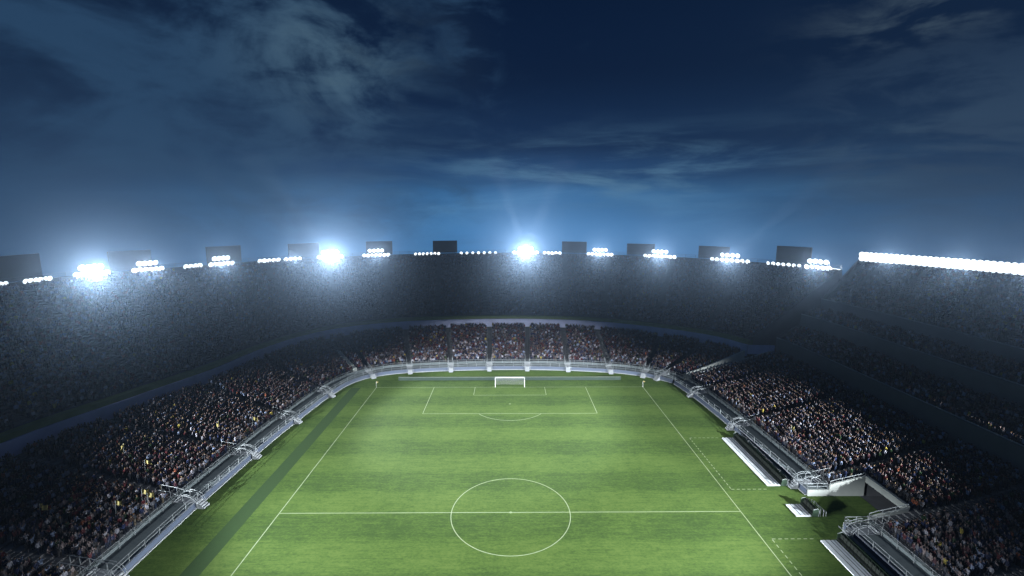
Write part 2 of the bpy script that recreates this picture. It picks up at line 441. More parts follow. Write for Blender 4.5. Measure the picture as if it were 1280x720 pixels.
def stairway(T, F, D, u, parent, hoops=True):
    i = int(min(len(F) - 2, math.floor(u))); k = u - i
    f0 = F[i] + (F[i + 1] - F[i]) * k
    b0 = T.at(u, 1.0)
    d = (T.at(u, 0.0) - f0); d = d / np.linalg.norm(d)          # outwards
    sd = np.array([-d[1], d[0]])
    rz = math.atan2(d[1], d[0])
    st = MB(); prof = []
    for j in range(T.n):                                       # one flight of half steps up the aisle
        a = T.at(u, T.t(j)); b = T.at(u, T.t(j + 1)); z0, z1 = T.z(j) + .012, T.z(j + 1) + .012; m_ = (a + b) / 2; zm = (z0 + z1) / 2
        prof += [(a, z0), (m_, z0), (m_, zm), (b - (b - a) * .02, zm)]
    st.strip([(*(p + sd * .58), z) for p, z in prof], [(*(p - sd * .58), z) for p, z in prof])
    root = st.build('stairway', M['dark_concrete'], parent)
    # steps from the walkway down to the turf
    s2 = MB()
    for q in range(4):
        c = f0 - d * (.15 + .3 * q + .14); s2.box((*c, (1.0 - .25 * q) / 2), (.3, 1.2, 1.0 - .25 * q), rz)
    for q in range(2):
        c = f0 + d * (DECK - .25 - .3 * (1 - q)); s2.box((*c, .93 + .11 * (q + 1)), (.3, 1.5, .22 * (q + 1)), rz)
    s2.box((*(f0 + d * 1.6), .955), (2.6, 1.5, .05), rz)
    s2.build('pitch_steps', M['step_white'], root)
    hp = MB()
    for w in (-.85, -.5, .5, .85):
        pts = []
        for a in np.linspace(0, PI, 13):
            c = f0 + d * (DECK * .42 - 2.0 * math.cos(a)) + sd * w
            pts.append((c[0], c[1], .35 + .35 * (1 - math.cos(a)) / 2 + (1.55 + .15 * abs(w)) * math.sin(a) ** .8))
        hp.tube(pts, .036, 5)
    hp.build('gate_hoop', M['rail'], root)
    for w in (-.62, .62):                                      # handrails up the lower rows
        hr = MB(); pts = []
        nrow = 3
        for j in range(nrow):
            c = T.at(u, T.t(j)) + sd * w; pts.append((c[0], c[1], T.z(j) + 1.0)); hr.tube([(c[0], c[1], T.z(j)), (c[0], c[1], T.z(j) + 1.0)], .045, 5)
        c = f0 + d * DECK * .5 + sd * w * 1.2
        pts = [(c[0], c[1], 1.9)] + pts
        hr.tube([(c[0], c[1], .93), (c[0], c[1], 1.9)], .045, 5)
        hr.tube(pts, .04, 5); hr.build('handrail', M['rail'], root)
    return root
for u in A_low: stairway(T_low, bF, bD, u, bowl)
for u in A_m: stairway(T_m1, mF, mD, u, main)
# light corner ramps where the sections meet (left corner and right corner)
u_l = u_near(bF, (-39.6, 58.0))
mb = MB()
for j in range(T_low.n // 2 + 2):
    a = T_low.at(u_l, T_low.t(j)); b = T_low.at(u_l, T_low.t(j + 1)); e = b - a; L = np.linalg.norm(e)
    mb.box((*((a + b) / 2), T_low.z(j) + .45), (L, 1.1, .9), math.atan2(e[1], e[0]))
mb.build('dividing_wall', M['pale_concrete'], bowl)

# ------------------------------------------------------------------- lamps
PC = Vector((0, 10, 0))
def lamp_mesh():
    mb = MB()                                    # housing: short drum, axis +X, lens at +X
    n = 14
    for r0, x0, r1, x1 in ((.36, -.55, .62, -.2), (.62, -.2, .7, .1)):
        A = [(x0, r0 * math.cos(a), r0 * math.sin(a)) for a in np.linspace(0, 2 * PI, n + 1)]
        B = [(x1, r1 * math.cos(a), r1 * math.sin(a)) for a in np.linspace(0, 2 * PI, n + 1)]
        mb.strip(A, B)
    mb.add([(-.55, .36 * math.cos(a), .36 * math.sin(a)) for a in np.linspace(0, 2 * PI, n, endpoint=False)], [tuple(range(n))])
    mb.box((-.1, 0, -.85), (.12, .9, .1)); mb.box((-.1, .72, -.4), (.1, .06, .9)); mb.box((-.1, -.72, -.4), (.1, .06, .9))
    lens = MB()
    A = [(.1, .69 * math.cos(a), .69 * math.sin(a)) for a in np.linspace(0, 2 * PI, 20, endpoint=False)]
    B = [(.2, .4 * math.cos(a), .4 * math.sin(a)) for a in np.linspace(0, 2 * PI, 20, endpoint=False)]
    lens.add(A + B, [(i, (i + 1) % 20, 20 + (i + 1) % 20, 20 + i) for i in range(20)] + [tuple(range(20, 40))])
    return mb, lens
lm, le = lamp_mesh()
lamp0 = lm.build('lamp', M['steel']); lens0 = le.build('lens', M['lens'], lamp0)

N_BEAM = [0]
def add_light(kind, name, loc, energy, parent=None, aim=None, size=60, blend=.6, col=(.92, .97, 1), radius=.5, flat_=1.0):
    l = bpy.data.lights.new(name, kind); l.energy = energy; l.color = col
    l.shadow_soft_size = radius
    if name == 'flood_beam':
        N_BEAM[0] += 1
        if BEAM:
            if BEAM[N_BEAM[0] - 1] < 20: return None
            l.energy = BEAM[N_BEAM[0] - 1] * 1080
    o = bpy.data.objects.new(name, l); COL.objects.link(o)
    o.location = loc
    if kind == 'SPOT':
        l.spot_size = math.radians(size); l.spot_blend = blend
        o.rotation_euler = (Vector(aim) - Vector(loc)).to_track_quat('-Z', 'Y').to_euler(); o.scale = (1, flat_, 1)
    if parent:
        o.parent = parent; o.matrix_parent_inverse = parent.matrix_basis.inverted()
    return o

K_SPOT = 285000.0
BEAM = [13, 12, 11, 594, 13, 82, 12, 74, 14, 5, 5, 6, 6, 5, 5, 5, 9, 8, 10, 14, 14, 14, 547, 550, 607, 628, 1341, 1590, 520, 520, 2, 2]      # kW per beam
K_GLOW = 3600.0
def glare(loc, e, parent, to=(0, -70, 42), rad=.4):
    # extra spots added beside the lamps, aimed at the viewer for haze halos
    return add_light('SPOT', 'lamp_glare', loc, e, parent, to, 17, 1.0, col=(.74, .87, 1), radius=rad)
def shaft(loc, e, parent, az, elv, size):
    d = Vector((math.sin(az) * math.cos(elv), -math.cos(az) * math.cos(elv), math.sin(elv)))
    return add_light('SPOT', 'sky_beam', loc, e, parent, Vector(loc) + d * 50, size, 1.0, radius=.3)  # extra upward spot added to draw a light shaft in the haze
used_lamp = [False]
def put_lamp(parent, loc, rz, tilt):
    if not used_lamp[0]:
        used_lamp[0] = True; o = lamp0; o.parent = parent
    else: o = copy_tree(lamp0, parent)
    o.location = loc; o.rotation_euler = (0, tilt, rz)
    return o

rim_in = inward_offset(bR, bB, 1.25)
def rim_frame(q):
    u = u_near(rim_in, q); i = int(min(len(rim_in) - 2, math.floor(u))); p = rim_in[i] + (rim_in[i + 1] - rim_in[i]) * (u - i)
    t = rim_in[i + 1] - rim_in[i]; t = t / np.linalg.norm(t)
    return u, p, t
# (centre on the rim, lamps, spacing, glow, aim for its beam, words)
BANKS = [
    ((-110.7, 38.2), 4, 1.0, 0.6, (-6, -6), 'row of white floodlights at the left edge beside the wide dark board'),
    ((-109.9, 46.4), 6, 1.0, 3, (-6, 8), 'short slanting row of floodlights under the right end of the leftmost dark board'),
    ((-106.6, 57.2), 6, 1.25, 75, (-6, 30), 'very bright floodlight cluster on the left rim, leftmost of the glaring ones'),
    ((-100.2, 67.7), 6, 1.25, 20, (-6, 42), 'bright floodlight row in front of the second dark board from left'),
    ((-93.8, 76.9), 4, 1.25, 6, (-6, 0), 'small bright floodlight row standing alone between second and third dark boards'),
    ((-89.3, 83.6), 6, 1.25, 20, (-6, 46), 'bright floodlight row in front of the third dark board from left'),
    ((-80.3, 95.0), 5, 1.5, 5, (-4, 12), 'dim hazy floodlight row between the third and fourth dark boards'),
    ((-74.8, 100.5), 4, 1.5, 13, (-4, 40), 'short floodlight row under the fourth dark board from left'),
    ((-64.8, 108.5), 6, 1.5, 105, (-4, 5), 'dazzling floodlight cluster right of the fourth dark board, second of the glaring ones'),
    ((-50.5, 116.5), 7, 1.5, 18, (-8, -8), 'bright floodlight row in front of the fifth dark board'),
    ((-32.4, 123.6), 7, 1.5, 2, (0, -10), 'row of seven small round floodlights under the dark board left of the goal'),
    ((-12.5, 128), 7, 2.3, 0.4, (5, -12), 'evenly spaced row of seven round floodlights without glare, left of the centre glare'),
    ((6.5, 128.4), 7, 1.5, 105, (0, -10), 'dazzling floodlight cluster directly above the goal'),
    ((17.1, 126.5), 5, 1.5, 6, (-5, -8), 'small floodlight row between the central glare and a dark board'),
    ((35.1, 120.1), 7, 1.5, 20, (0, -12), 'hazy floodlight row between two dark boards right of the central glare'),
    ((55.3, 110.6), 8, 1.5, 27, (-12, 0), 'bright floodlight row just right of the eighth dark board from left'),
    ((73.6, 94.3), 8, 1.7, 25, (4, 30), 'hazy bright floodlight row just right of the ninth dark board from left'),
    ((83.8, 80.5), 7, 1.6, 1.2, (4, 42), 'row of small round floodlights under the rightmost dark board'),
    ((88.6, 71.6), 5, 1.5, 16, (4, 15), 'floodlight cluster at the right end of the curved rim'),
]
shafts = {(-64.8, 108.5): 413, (6.5, 128.4): 657, (73.6, 94.3): 912}
for q, n, spc, glow, aim, words in BANKS:
    u, p, t = rim_frame(q)
    nrm = np.array([-t[1], t[0]])
    if nrm @ (np.array([0, 10]) - p) < 0: nrm = -nrm
    rz = math.atan2(nrm[1], nrm[0])
    b = empty('floodlight_bank', (p[0], p[1], 28.2), rz)
    tag(b, words, 'floodlights', 'floodlight banks along the rim')
    bar = MB(); bar.tube([(-.3, -spc * n / 2, -.55), (-.3, spc * n / 2, -.55)], .09, 6)
    for yy in (-spc * n / 2 + .3, 0, spc * n / 2 - .3): bar.tube([(-.3, yy, -.55), (-.3, yy, -1.3), (.25, yy, -1.3)], .07, 6)
    bar.build('mounting_bar', M['steel'], b)
    rows = 3 if glow > 40 else 2 if glow > 13.5 else 1
    spots_ = [(k, n, 0) for k in range(n)] + [(k, 4, r) for r in range(1, rows) for k in range(4)]
    for k, nk, r in spots_:
        lp = put_lamp(b, (-.1 * r, (k - (nk - 1) / 2) * spc, .35 + (1.75 if r == 1 else -1.7 if r == 2 else 0) + .05 * random.uniform(-1, 1)), random.uniform(-.25, .25), math.radians(14)); lp.scale = (1.25 if glow > 40 else 1.05 if glow > 4 else .85,) * 3
    loc = (p[0] + nrm[0] * 1.6, p[1] + nrm[1] * 1.6, 28.6)
    dist = (Vector((aim[0], aim[1], 0)) - Vector(loc)).length
    bpy.context.view_layer.update()
    add_light('SPOT', 'flood_beam', loc, K_SPOT * (dist / 130) ** 2 * (.3 if abs(q[0]) < 60 else 1.0), b, (*aim, 0), 50, .5, radius=1.2, flat_=.22)
    if glow > 10: glare((loc[0], loc[1], 28.9), K_GLOW * glow, b)
    for az_, el_, sz_ in {413: ((-.75, .62, 13), (-.2, .7, 11)), 657: ((-.3, .7, 11), (.3, .68, 12)), 912: ((.35, .64, 12), (.8, .55, 13))}.get(shafts.get(q), ()):
        shaft((loc[0], loc[1], 29.2), 6e6, b, az_, el_, sz_)

# gantry of lamps along the rim of the main stand
gl = inward_offset(mR, mA, 1.4)
gan = tag(empty('lighting_gantry', (gl[40][0], gl[40][1], 30.4)), 'long truss gantry of blazing white floodlights along the right grandstand rim', 'floodlights')
base = Vector(gan.location)
sel = [i for i in range(26, NM) ]
path = resample(np.array([gl[i] for i in sel]), 1.3)
mb = MB(); loc_ = [Vector((*p, 0)) - Vector((base.x, base.y, 0)) for p in path]
for zz in (.15, 2.3): 
    mb.tube([(v.x, v.y, zz) for v in loc_], .12, 6)
mb.build('truss_chord', M['steel'], gan)
mb = MB()
for i, v in enumerate(loc_):
    mb.tube([(v.x, v.y, -.6), (v.x, v.y, 2.3)], .07, 5)
    if i: w = loc_[i - 1]; mb.tube([(w.x, w.y, .15), (v.x, v.y, 2.3)], .05, 5)
mb.build('truss_brace', M['rail'], gan)
mb = MB()
for i, v in enumerate(loc_):
    if i % 3 == 0:
        mb.tube([(v.x, v.y, .1), (v.x - 1.6, v.y - .5, -1.3)], .07, 5); mb.tube([(v.x - .4, v.y, .1), (v.x - .9, v.y + 1.4, -1.2)], .05, 5)
mb.build('strut', M['white'], gan)
for i, v in enumerate(loc_[1:-1]):
    d = Vector((0, 10, 0)) - Vector((base.x + v.x, base.y + v.y, 0)); rz = math.atan2(d.y, d.x)
    for zz in (.8, 1.95):
        put_lamp(gan, (v.x - .5, v.y, zz), rz + random.uniform(-.15, .15), math.radians(12)).scale = (1.15,) * 3
bpy.context.view_layer.update()
for k, i in enumerate(range(4, len(path), 12)):
    p = path[i]
    glare((p[0] - 1.6, p[1], 31.8), K_GLOW * 12, gan)
for k, (i, aim) in enumerate([(4, (-1, -10)), (15, (-1, 2)), (25, (-1, 24)), (35, (-1, 42)), (len(path) - 3, (-6, 46))]):
    p = path[min(i, len(path) - 1)]
    add_light('SPOT', 'flood_beam', (p[0] - 2.4, p[1], 31.6), K_SPOT * .9, gan, (*aim, 0), 50, .5, radius=1.2, flat_=.22)
# unseen rim floodlights behind the viewer, plus spots added to even the pitch light
for x, y, aim, e, sz, fl in ((-40, -128, (0, 72, 0), 5.2, 24, .32), (40, -128, (2, 72, 0), 5.2, 24, .32), (-98, -60, (-12, 12, 0), 2.0, 64, .19), (98, -60, (12, 12, 0), 2.0, 64, .19),
        (-112, -25, (-4, -14, 0), 1, 60, .24), (112, -25, (4, -14, 0), 1, 60, .24), (-78, -108, (36, 42, 0), 1, 36, .34), (78, -108, (-36, 42, 0), 1, 36, .34)):  # added fill spots without fixtures, for pitch corners and near end
    add_light('SPOT', 'flood_beam', (x, y, 31), K_SPOT * e, None, aim, sz, .8 if sz < 30 else .5, radius=1.2, flat_=fl)

# -------------------------------------------------- dark boards on the rim
BOARDS = [((-110.3, 43.0), 10.6, 5.6, 'widest dark board, cut by the left edge of the photo'),
          ((-102, 65), 9.3, 5.0, 'dark board on the left rim partly hidden by floodlight glare, second from left'),
          ((-88.4, 84.9), 9.8, 5.0, 'dark board third from left, with glare across its lower half'),
          ((-71.5, 103.4), 10.1, 4.8, 'dark grey board washed by the dazzling lamp to its right'),
          ((-49.1, 117.1), 9.5, 4.8, 'dark board behind a hazy lamp row, fifth from left'),
          ((-25.3, 125.5), 9.4, 4.6, 'clear black board on the rim just left of the goal'),
          ((25.3, 124), 9.6, 4.3, 'clear dark board on the rim just right of the central glare'),
          ((48.9, 114), 10, 4.0, 'dark board between two bright lamp rows, third from right'),
          ((69.5, 98.9), 10.2, 4.0, 'dark board tilted with the curving rim, second from right'),
          ((84.7, 78.8), 10.2, 5.2, 'rightmost dark board above a row of small round lamps')]
for q, w, hh, words in BOARDS:
    u, p, t = rim_frame(q)
    nrm = np.array([-t[1], t[0]])
    if nrm @ (np.array([0, 10]) - p) < 0: nrm = -nrm
    rz = math.atan2(nrm[1], nrm[0])
    pp = p - nrm * 1.4
    b = tag(empty('rim_board', (pp[0], pp[1], 28.5), rz), words, 'board', 'dark boards on the rim')
    mb = MB(); mb.box((0, 0, hh / 2 + .25), (.5, w, hh)); mb.build('panel', M['panel_dark'], b)
    mb = MB()
    for yy in (-w / 2 - .06, w / 2 + .06): mb.box((0, yy, hh / 2 + .25), (.6, .12, hh + .2))
    for zz in (.2, hh + .31): mb.box((0, 0, zz), (.6, w + .24, .12))
    mb.build('frame', M['steel'], b)
    for yy in (-w * .35, w * .35):
        mb = MB(); mb.box((-.36, yy, hh / 2), (.16, .16, hh)); mb.tube([(-.45, yy, hh * .85), (-2.2, yy, -.6)], .08, 5); mb.build('support_leg', M['steel'], b)

# ---------------------------------------------------- things by the pitch
goal = tag(empty('goal', (0, HL, 0)), 'white football goal with net at the far end of the pitch', 'goal')
for sx in (-1, 1):
    mb = MB(); mb.tube([(sx * 3.72, 0, 0), (sx * 3.72, 0, 2.5)], .09, 8); mb.build('post', M['white'], goal)
mb = MB(); mb.tube([(-3.72, 0, 2.5), (3.72, 0, 2.5)], .09, 8); mb.build('crossbar', M['white'], goal)
mb = MB()
for x in np.arange(-3.72, 3.73, .31):
    mb.tube([(x, .05, 2.47), (x, 1.0, 2.4), (x, 2.1, .05)], .016, 3)
for sx in (-3.72, 3.72):
    for k in range(1, 7):
        zz = k * .37; mb.tube([(sx, .05, zz), (sx, 1.0 + 1.1 * (1 - zz / 2.4), zz)], .016, 3)
for k in range(0, 5): mb.tube([(-3.72, .1 + .22 * k, 2.46), (3.72, .1 + .22 * k, 2.46)], .016, 3)
for k in range(0, 8):
    f = k / 7; mb.tube([(-3.72, 1.0 + 1.1 * f, 2.4 - 2.35 * f), (3.72, 1.0 + 1.1 * f, 2.4 - 2.35 * f)], .016, 3)
mb.build('net', M['net'], goal)

pb = tag(empty('perimeter_board', (0, 57.2, 0)), 'long low advertising board with pale top edge behind the goal', 'advertising board')
mb = MB(); mb.box((0, 0, .5), (59, .14, .86)); mb.build('panel', M['board'], pb)
mb = MB(); mb.box((0, 0, .97), (59.1, .2, .07)); mb.build('top_edge', M['board_edge'], pb)
mb = MB()
for x in np.arange(-29, 29.1, 4.14): mb.tube([(x, .08, .8), (x, .7, .02)], .04, 5)
mb.build('rear_prop', M['steel'], pb)

for sx, w_ in ((-1, 'left'), (1, 'right')):
    cf = tag(empty('corner_flag', (sx * HW, HL, 0)), f'small corner flag at the far {w_} corner of the pitch', 'corner flag', 'corner flags')
    mb = MB(); mb.tube([(0, 0, 0), (0, 0, 1.6)], .04, 6); mb.build('pole', M['white'], cf)
    mb = MB(); mb.add([(0.02, 0, 1.58), (.5, .06, 1.5), (.46, .1, 1.22), (.02, 0, 1.25), (.02, .03, 1.58), (.5, .09, 1.5), (.46, .13, 1.22), (.02, .03, 1.25)], [(0, 1, 2, 3), (7, 6, 5, 4), (0, 4, 5, 1), (1, 5, 6, 2), (2, 6, 7, 3)]); mb.build('cloth', M['cloth_yellow'], cf)

def dugout(y0, y1, words, small=False):
    L = y1 - y0; ym = (y0 + y1) / 2
    d = tag(empty('dugout', (41.5, ym, 0)), words, 'dugout', 'dugouts on the right touchline')
    mb = MB(); mb.box((1.1, 0, .09), (2.1, L, .18)); pf = mb.build('platform', M['slab'], d)
    mb = MB()
    for x in (.7, 1.35, 1.8): mb.box((x, 0, .19), (.07, L - .1, .03))
    k = -L / 2 + 1.2
    mb.build('groove', M['board'], pf)
    mb = MB()
    n = max(2, int(L / .62))
    for i in range(n):
        y = -L / 2 + (i + .5) * L / n
        mb.box((2.45, y, .46), (.5, L / n * .86, .1)); mb.box((2.74, y, .78), (.1, L / n * .86, .62), ry=.15); mb.box((2.5, y, .2), (.3, .1, .42))
    mb.build('seat_row', M['seat_dark'], d)
    # curved shelter behind and over the seats
    prof = [(3.15, .02), (3.26, .6), (3.2, 1.0), (3.0, 1.28)]
    mb = MB()
    mb.strip([(x, -L / 2, z) for x, z in prof], [(x, L / 2, z) for x, z in prof]); mb.strip([(x + .05, -L / 2, z) for x, z in prof], [(x + .05, L / 2, z) for x, z in prof])
    mb.build('shelter', M['canopy'], d)
    for sy in (-1, 1):
        mb = MB(); y = sy * (L / 2 + .02)
        V = [(2.2, y, .02)] + [(x, y, z) for x, z in prof] + [(2.35, y, 1.1)]
        V2 = [(a, b + .05 * sy, c) for a, b, c in V]; n_ = len(V)
        mb.add(V + V2, [tuple(range(n_)), tuple(range(2 * n_ - 1, n_ - 1, -1))] + [(i, (i + 1) % n_, n_ + (i + 1) % n_, n_ + i) for i in range(n_)])
        ep = mb.build('end_panel', M['canopy'], d)
        mb = MB(); mb.tube([(a, b, c) for a, b, c in V2[1:]], .035, 5); mb.build('trim', M['rail'], ep)
    for dx, z in ((3.45, 1.15), (3.9, .95), (4.3, .7)):
        mb = MB(); mb.tube([(dx, -L / 2, z), (dx, L / 2 + (0 if small else 1.5), z)], .035, 5)
        for y in np.linspace(-L / 2, L / 2, max(2, int(L / 2.5))): mb.tube([(dx, y, z), (dx, y, 0)], .035, 5)
        mb.build('rear_rail', M['rail'], d)
    return d
dugout(6.7, 23.4, 'long white floored team dugout beyond the halfway line, backed by thin rails')
dugout(-1.3, 1.5, 'smallest dugout, a short white floored shelter level with the halfway line', True)
dugout(-23.5, -6.6, 'white floored team dugout at the bottom right, nearest the viewer')

# ----------------------------------------------------------------- camera
cam = bpy.data.cameras.new('camera'); co = bpy.data.objects.new('camera', cam); COL.objects.link(co)
TH = math.atan(90 / 598)
co.location = (-.24, -64.8, 43.2)
co.rotation_euler = (PI / 2 - TH, 0, -4 / 598)
cam.sensor_width = 36; cam.lens = 598 / 1280 * 36; cam.clip_end = 5000; cam.clip_start = .5
S.camera = co
Rw = np.array(Matrix.Rotation(-4 / 598, 3, 'Z') @ Matrix.Rotation(PI / 2 - TH, 3, 'X'))
def project(P):
    q = (np.atleast_2d(P) - np.array(co.location)) @ Rw
    z = -q[:, 2]; z = np.where(z < .5, .5, z)
    return np.c_[640 + 598 * q[:, 0] / z, 360 - 598 * q[:, 1] / z, -q[:, 2]]

# ------------------------------------------------------------------ people
SHIRTS = [('black', (.022, .022, .028), 15), ('navy', (.022, .03, .075), 19), ('charcoal', (.055, .057, .068), 13), ('dark red', (.1, .025, .03), 7), ('maroon', (.06, .024, .032), 7), ('grey', (.12, .125, .15), 10),
          ('white', (.36, .36, .42), 6), ('beige', (.22, .18, .18), 5), ('pale blue', (.2, .25, .37), 8), ('dark green', (.025, .05, .025), 3), ('brown', (.07, .045, .035), 3), ('yellow', (.36, .29, .06), 1.0), ('orange', (.28, .09, .05), 1.0)]
SW = np.array([s[2] for s in SHIRTS], float); SW /= SW.sum()
SC = np.array([s[1] for s in SHIRTS])
SKIN = np.array([(.2, .145, .14), (.17, .12, .115), (.11, .075, .065), (.23, .175, .17), (.1, .055, .035)])
HAIR = np.array([(.012, .01, .009), (.035, .02, .012), (.08, .045, .02), (.2, .14, .07), (.2, .2, .2)])
LEGS = np.array([(.012, .014, .022), (.02, .03, .06), (.05, .05, .055), (.12, .1, .075)])

seats = []      # x, y, z, dirx, diry, tier id, row, along
def seat_rows(T, tid, aisles, occ, pitch_, block=None, start=0):
    for j in range(start, T.n):
        tt = (j + .42) / T.n
        line = T.plan(tt); d = np.r_[0, np.cumsum(np.linalg.norm(np.diff(line, axis=0), axis=1))]
        n = int(d[-1] / pitch_); s = (np.arange(n) + .5) * pitch_ + rng.uniform(-.06, .06, n)
        x = np.interp(s, d, line[:, 0]); y = np.interp(s, d, line[:, 1])
        inn = T.I - T.O; inn = inn / np.linalg.norm(inn, axis=1, keepdims=True)
        dx = np.interp(s, d, inn[:, 0]); dy = np.interp(s, d, inn[:, 1])
        ok = rng.random(n) < occ
        for u in aisles:
            a = T.at(u, tt); ok &= (x - a[0]) ** 2 + (y - a[1]) ** 2 > .95 ** 2
        ok &= (s > .8) & (s < d[-1] - .8)
        if block is not None: ok &= ~block(x, y)
        z = np.full(n, T.z(j))
        seats.append(np.c_[x, y, z, dx, dy, np.full(n, tid), np.full(n, j), s][ok])
tun_block = lambda x, y: (x < X_TUN + 1.0) & (y > -4.9) & (y < 4.6)
seat_rows(T_low, 0, A_low + [u_l], .97, .47)
seat_rows(T_m1, 1, A_m, .97, .47, tun_block)
seat_rows(T_up, 2, A_up, .92, .58)
seat_rows(T_m2, 3, [], .85, .6); seat_rows(T_m3, 3, [], .85, .6)
seat_rows(T_m4, 3, A_m4, .92, .6)
seats = np.vstack(seats)
pr = project(seats[:, :3] + np.array([0, 0, 1.0]))
vis = (pr[:, 2] > 5) & (pr[:, 0] > -260) & (pr[:, 0] < 1540) & (pr[:, 1] < 860)
seats = seats[vis]; pr = pr[vis]
N = len(seats)
standing = rng.random(N) < .6
shirt = rng.choice(len(SHIRTS), N, p=SW)
# loose club-colour patches
patch = np.sin(seats[:, 0] * .21 + 1.3) * np.sin(seats[:, 1] * .17 + seats[:, 6] * .12)
redder = (patch > .45) & (rng.random(N) < .3)
shirt[redder] = rng.choice([3, 4, 4], redder.sum())
paler = (seats[:, 6] < 3) & (rng.random(N) < .18)
shirt[paler] = rng.choice([6, 7, 5], paler.sum())
skin = rng.choice(5, N, p=[.38, .27, .12, .18, .05]); hair = rng.choice(5, N, p=[.4, .25, .15, .1, .1]); leg = rng.choice(4, N, p=[.4, .3, .2, .1])
pose = rng.choice(4, N, p=[.62, .16, .14, .08])    # arms down, clapping, both up, one up
jit = rng.uniform(-.3, .3, N); scl = rng.uniform(.92, 1.07, N)

# 300 that show largest: nearest the camera inside the frame
inside = (pr[:, 0] > 8) & (pr[:, 0] < 1272) & (pr[:, 1] > 20) & (pr[:, 1] < 712) & (seats[:, 5] < 2)
cand = np.where(inside)[0]
cand = cand[np.argsort(pr[cand, 2])][:300]
is_ind = np.zeros(N, bool); is_ind[cand] = True

# --- detailed bodies for the individuals, one continuous skinned mesh per pose
def body_mesh(stand, pz):
    hz = .9 if stand else .52
    J = {}; E = []; R = {}
    def j(n, p, r, par=None):
        J[n] = Vector(p); R[n] = r
        if par: E.append((par, n))
    j('hip', (0, 0, hz), .15); j('waist', (.0, 0, hz + .2), .135, 'hip'); j('chest', (.01, 0, hz + .42), .165, 'waist'); j('neck', (.01, 0, hz + .58), .06, 'chest')
    j('jaw', (.03, 0, hz + .67), .085, 'neck'); j('head', (.02, 0, hz + .77), .1, 'jaw'); j('crown', (.0, 0, hz + .86), .06, 'head')
    for s, sd in ((1, 'l'), (-1, 'r')):
        j('sh' + sd, (0, .2 * s, hz + .5), .075, 'chest')
        up = pz == 2 or (pz == 3 and s > 0)
        if up: el, ha, fi = (.08, .33 * s, hz + .68), (.12, .27 * s, hz + .95), (.13, .25 * s, hz + 1.06)
        elif pz == 1: el, ha, fi = (.16, .24 * s, hz + .28), (.34, .06 * s, hz + .4), (.42, .035 * s, hz + .45)
        else: el, ha, fi = (-.02, .27 * s, hz + .22), (.12, .24 * s, hz + .02), (.2, .2 * s, hz - .02) 
        j('el' + sd, el, .05, 'sh' + sd); j('wr' + sd, ha, .036, 'el' + sd); j('hd' + sd, fi, .042, 'wr' + sd)
        j('th' + sd, (.02, .1 * s, hz - .05), .105, 'hip')
        if stand: kn, an, to = (.04, .11 * s, .48), (.0, .12 * s, .08), (.16, .13 * s, .045)
        else: kn, an, to = (.42, .12 * s, .5), (.38, .13 * s, .08), (.54, .14 * s, .045)
        j('kn' + sd, kn, .072, 'th' + sd); j('an' + sd, an, .045, 'kn' + sd); j('to' + sd, to, .045, 'an' + sd)
    names = list(J); idx = {n: i for i, n in enumerate(names)}
    me = bpy.data.meshes.new('skeleton'); me.from_pydata([J[n] for n in names], [(idx[a], idx[b]) for a, b in E], [])
    o = bpy.data.objects.new('skeleton', me); COL.objects.link(o)
    mod = o.modifiers.new('skin', 'SKIN'); mod.use_smooth_shade = True
    for i, n in enumerate(names):
        sv = me.skin_vertices[0].data[i]; sv.radius = (R[n], R[n]); sv.use_root = (n == 'hip')
    ss = o.modifiers.new('sub', 'SUBSURF'); ss.levels = 1; ss.render_levels = 1
    dg = bpy.context.evaluated_depsgraph_get(); dg.update()
    out = bpy.data.meshes.new_from_object(o.evaluated_get(dg)); out.name = 'person'
    bpy.data.objects.remove(o); bpy.data.meshes.remove(me)
    out.materials.clear()
    for _ in range(4): out.materials.append(None)
    seg = [(J[a], J[b], b) for a, b in E]
    for f in out.polygons:
        c = f.center; best = (9, '')
        for a, b, n in seg:
            ab = b - a; t = max(0, min(1, (c - a).dot(ab) / ab.length_squared)); best = min(best, ((c - (a + ab * t)).length, n))
        n = best[1]
        if n in ('jaw', 'head', 'crown'): mi = 1 if (c.z > J['head'].z + .035 or (c.x < J['head'].x - .045 and c.z > J['jaw'].z - .01)) else 0
        elif n[:2] in ('hd',) or n == 'neck' and c.z > J['neck'].z - .03: mi = 0
        elif n[:2] in ('th', 'kn', 'an', 'to'): mi = 3
        else: mi = 2
        f.material_index = mi
    return out
BODY = {(st, pz): body_mesh(st, pz) for st in (False, True) for pz in range(4)}
def flat(name, c, r=.85): return mat(name, tuple(c), r, var=.12, scale=8)
mSk = [flat('skin', c, .6) for c in SKIN]; mHr = [flat('hair', c) for c in HAIR]; mSh = [flat('cloth_' + s[0].replace(' ', '_'), s[1]) for s in SHIRTS]; mLg = [flat('trousers', c) for c in LEGS]
ONES = ['', 'first', 'second', 'third', 'fourth', 'fifth', 'sixth', 'seventh', 'eighth', 'ninth', 'tenth', 'eleventh', 'twelfth', 'thirteenth', 'fourteenth', 'fifteenth', 'sixteenth', 'seventeenth', 'eighteenth', 'nineteenth']
def ordinal(n):
    if n < 20: return ONES[n]
    t = ['', '', 'twenty', 'thirty', 'forty', 'fifty', 'sixty', 'seventy'][n // 10]
    return (t[:-1] + 'ieth') if n % 10 == 0 else t + '-' + ONES[n % 10]
POSEW = ['', 'clapping ', 'cheering ', 'waving ']
count = {}
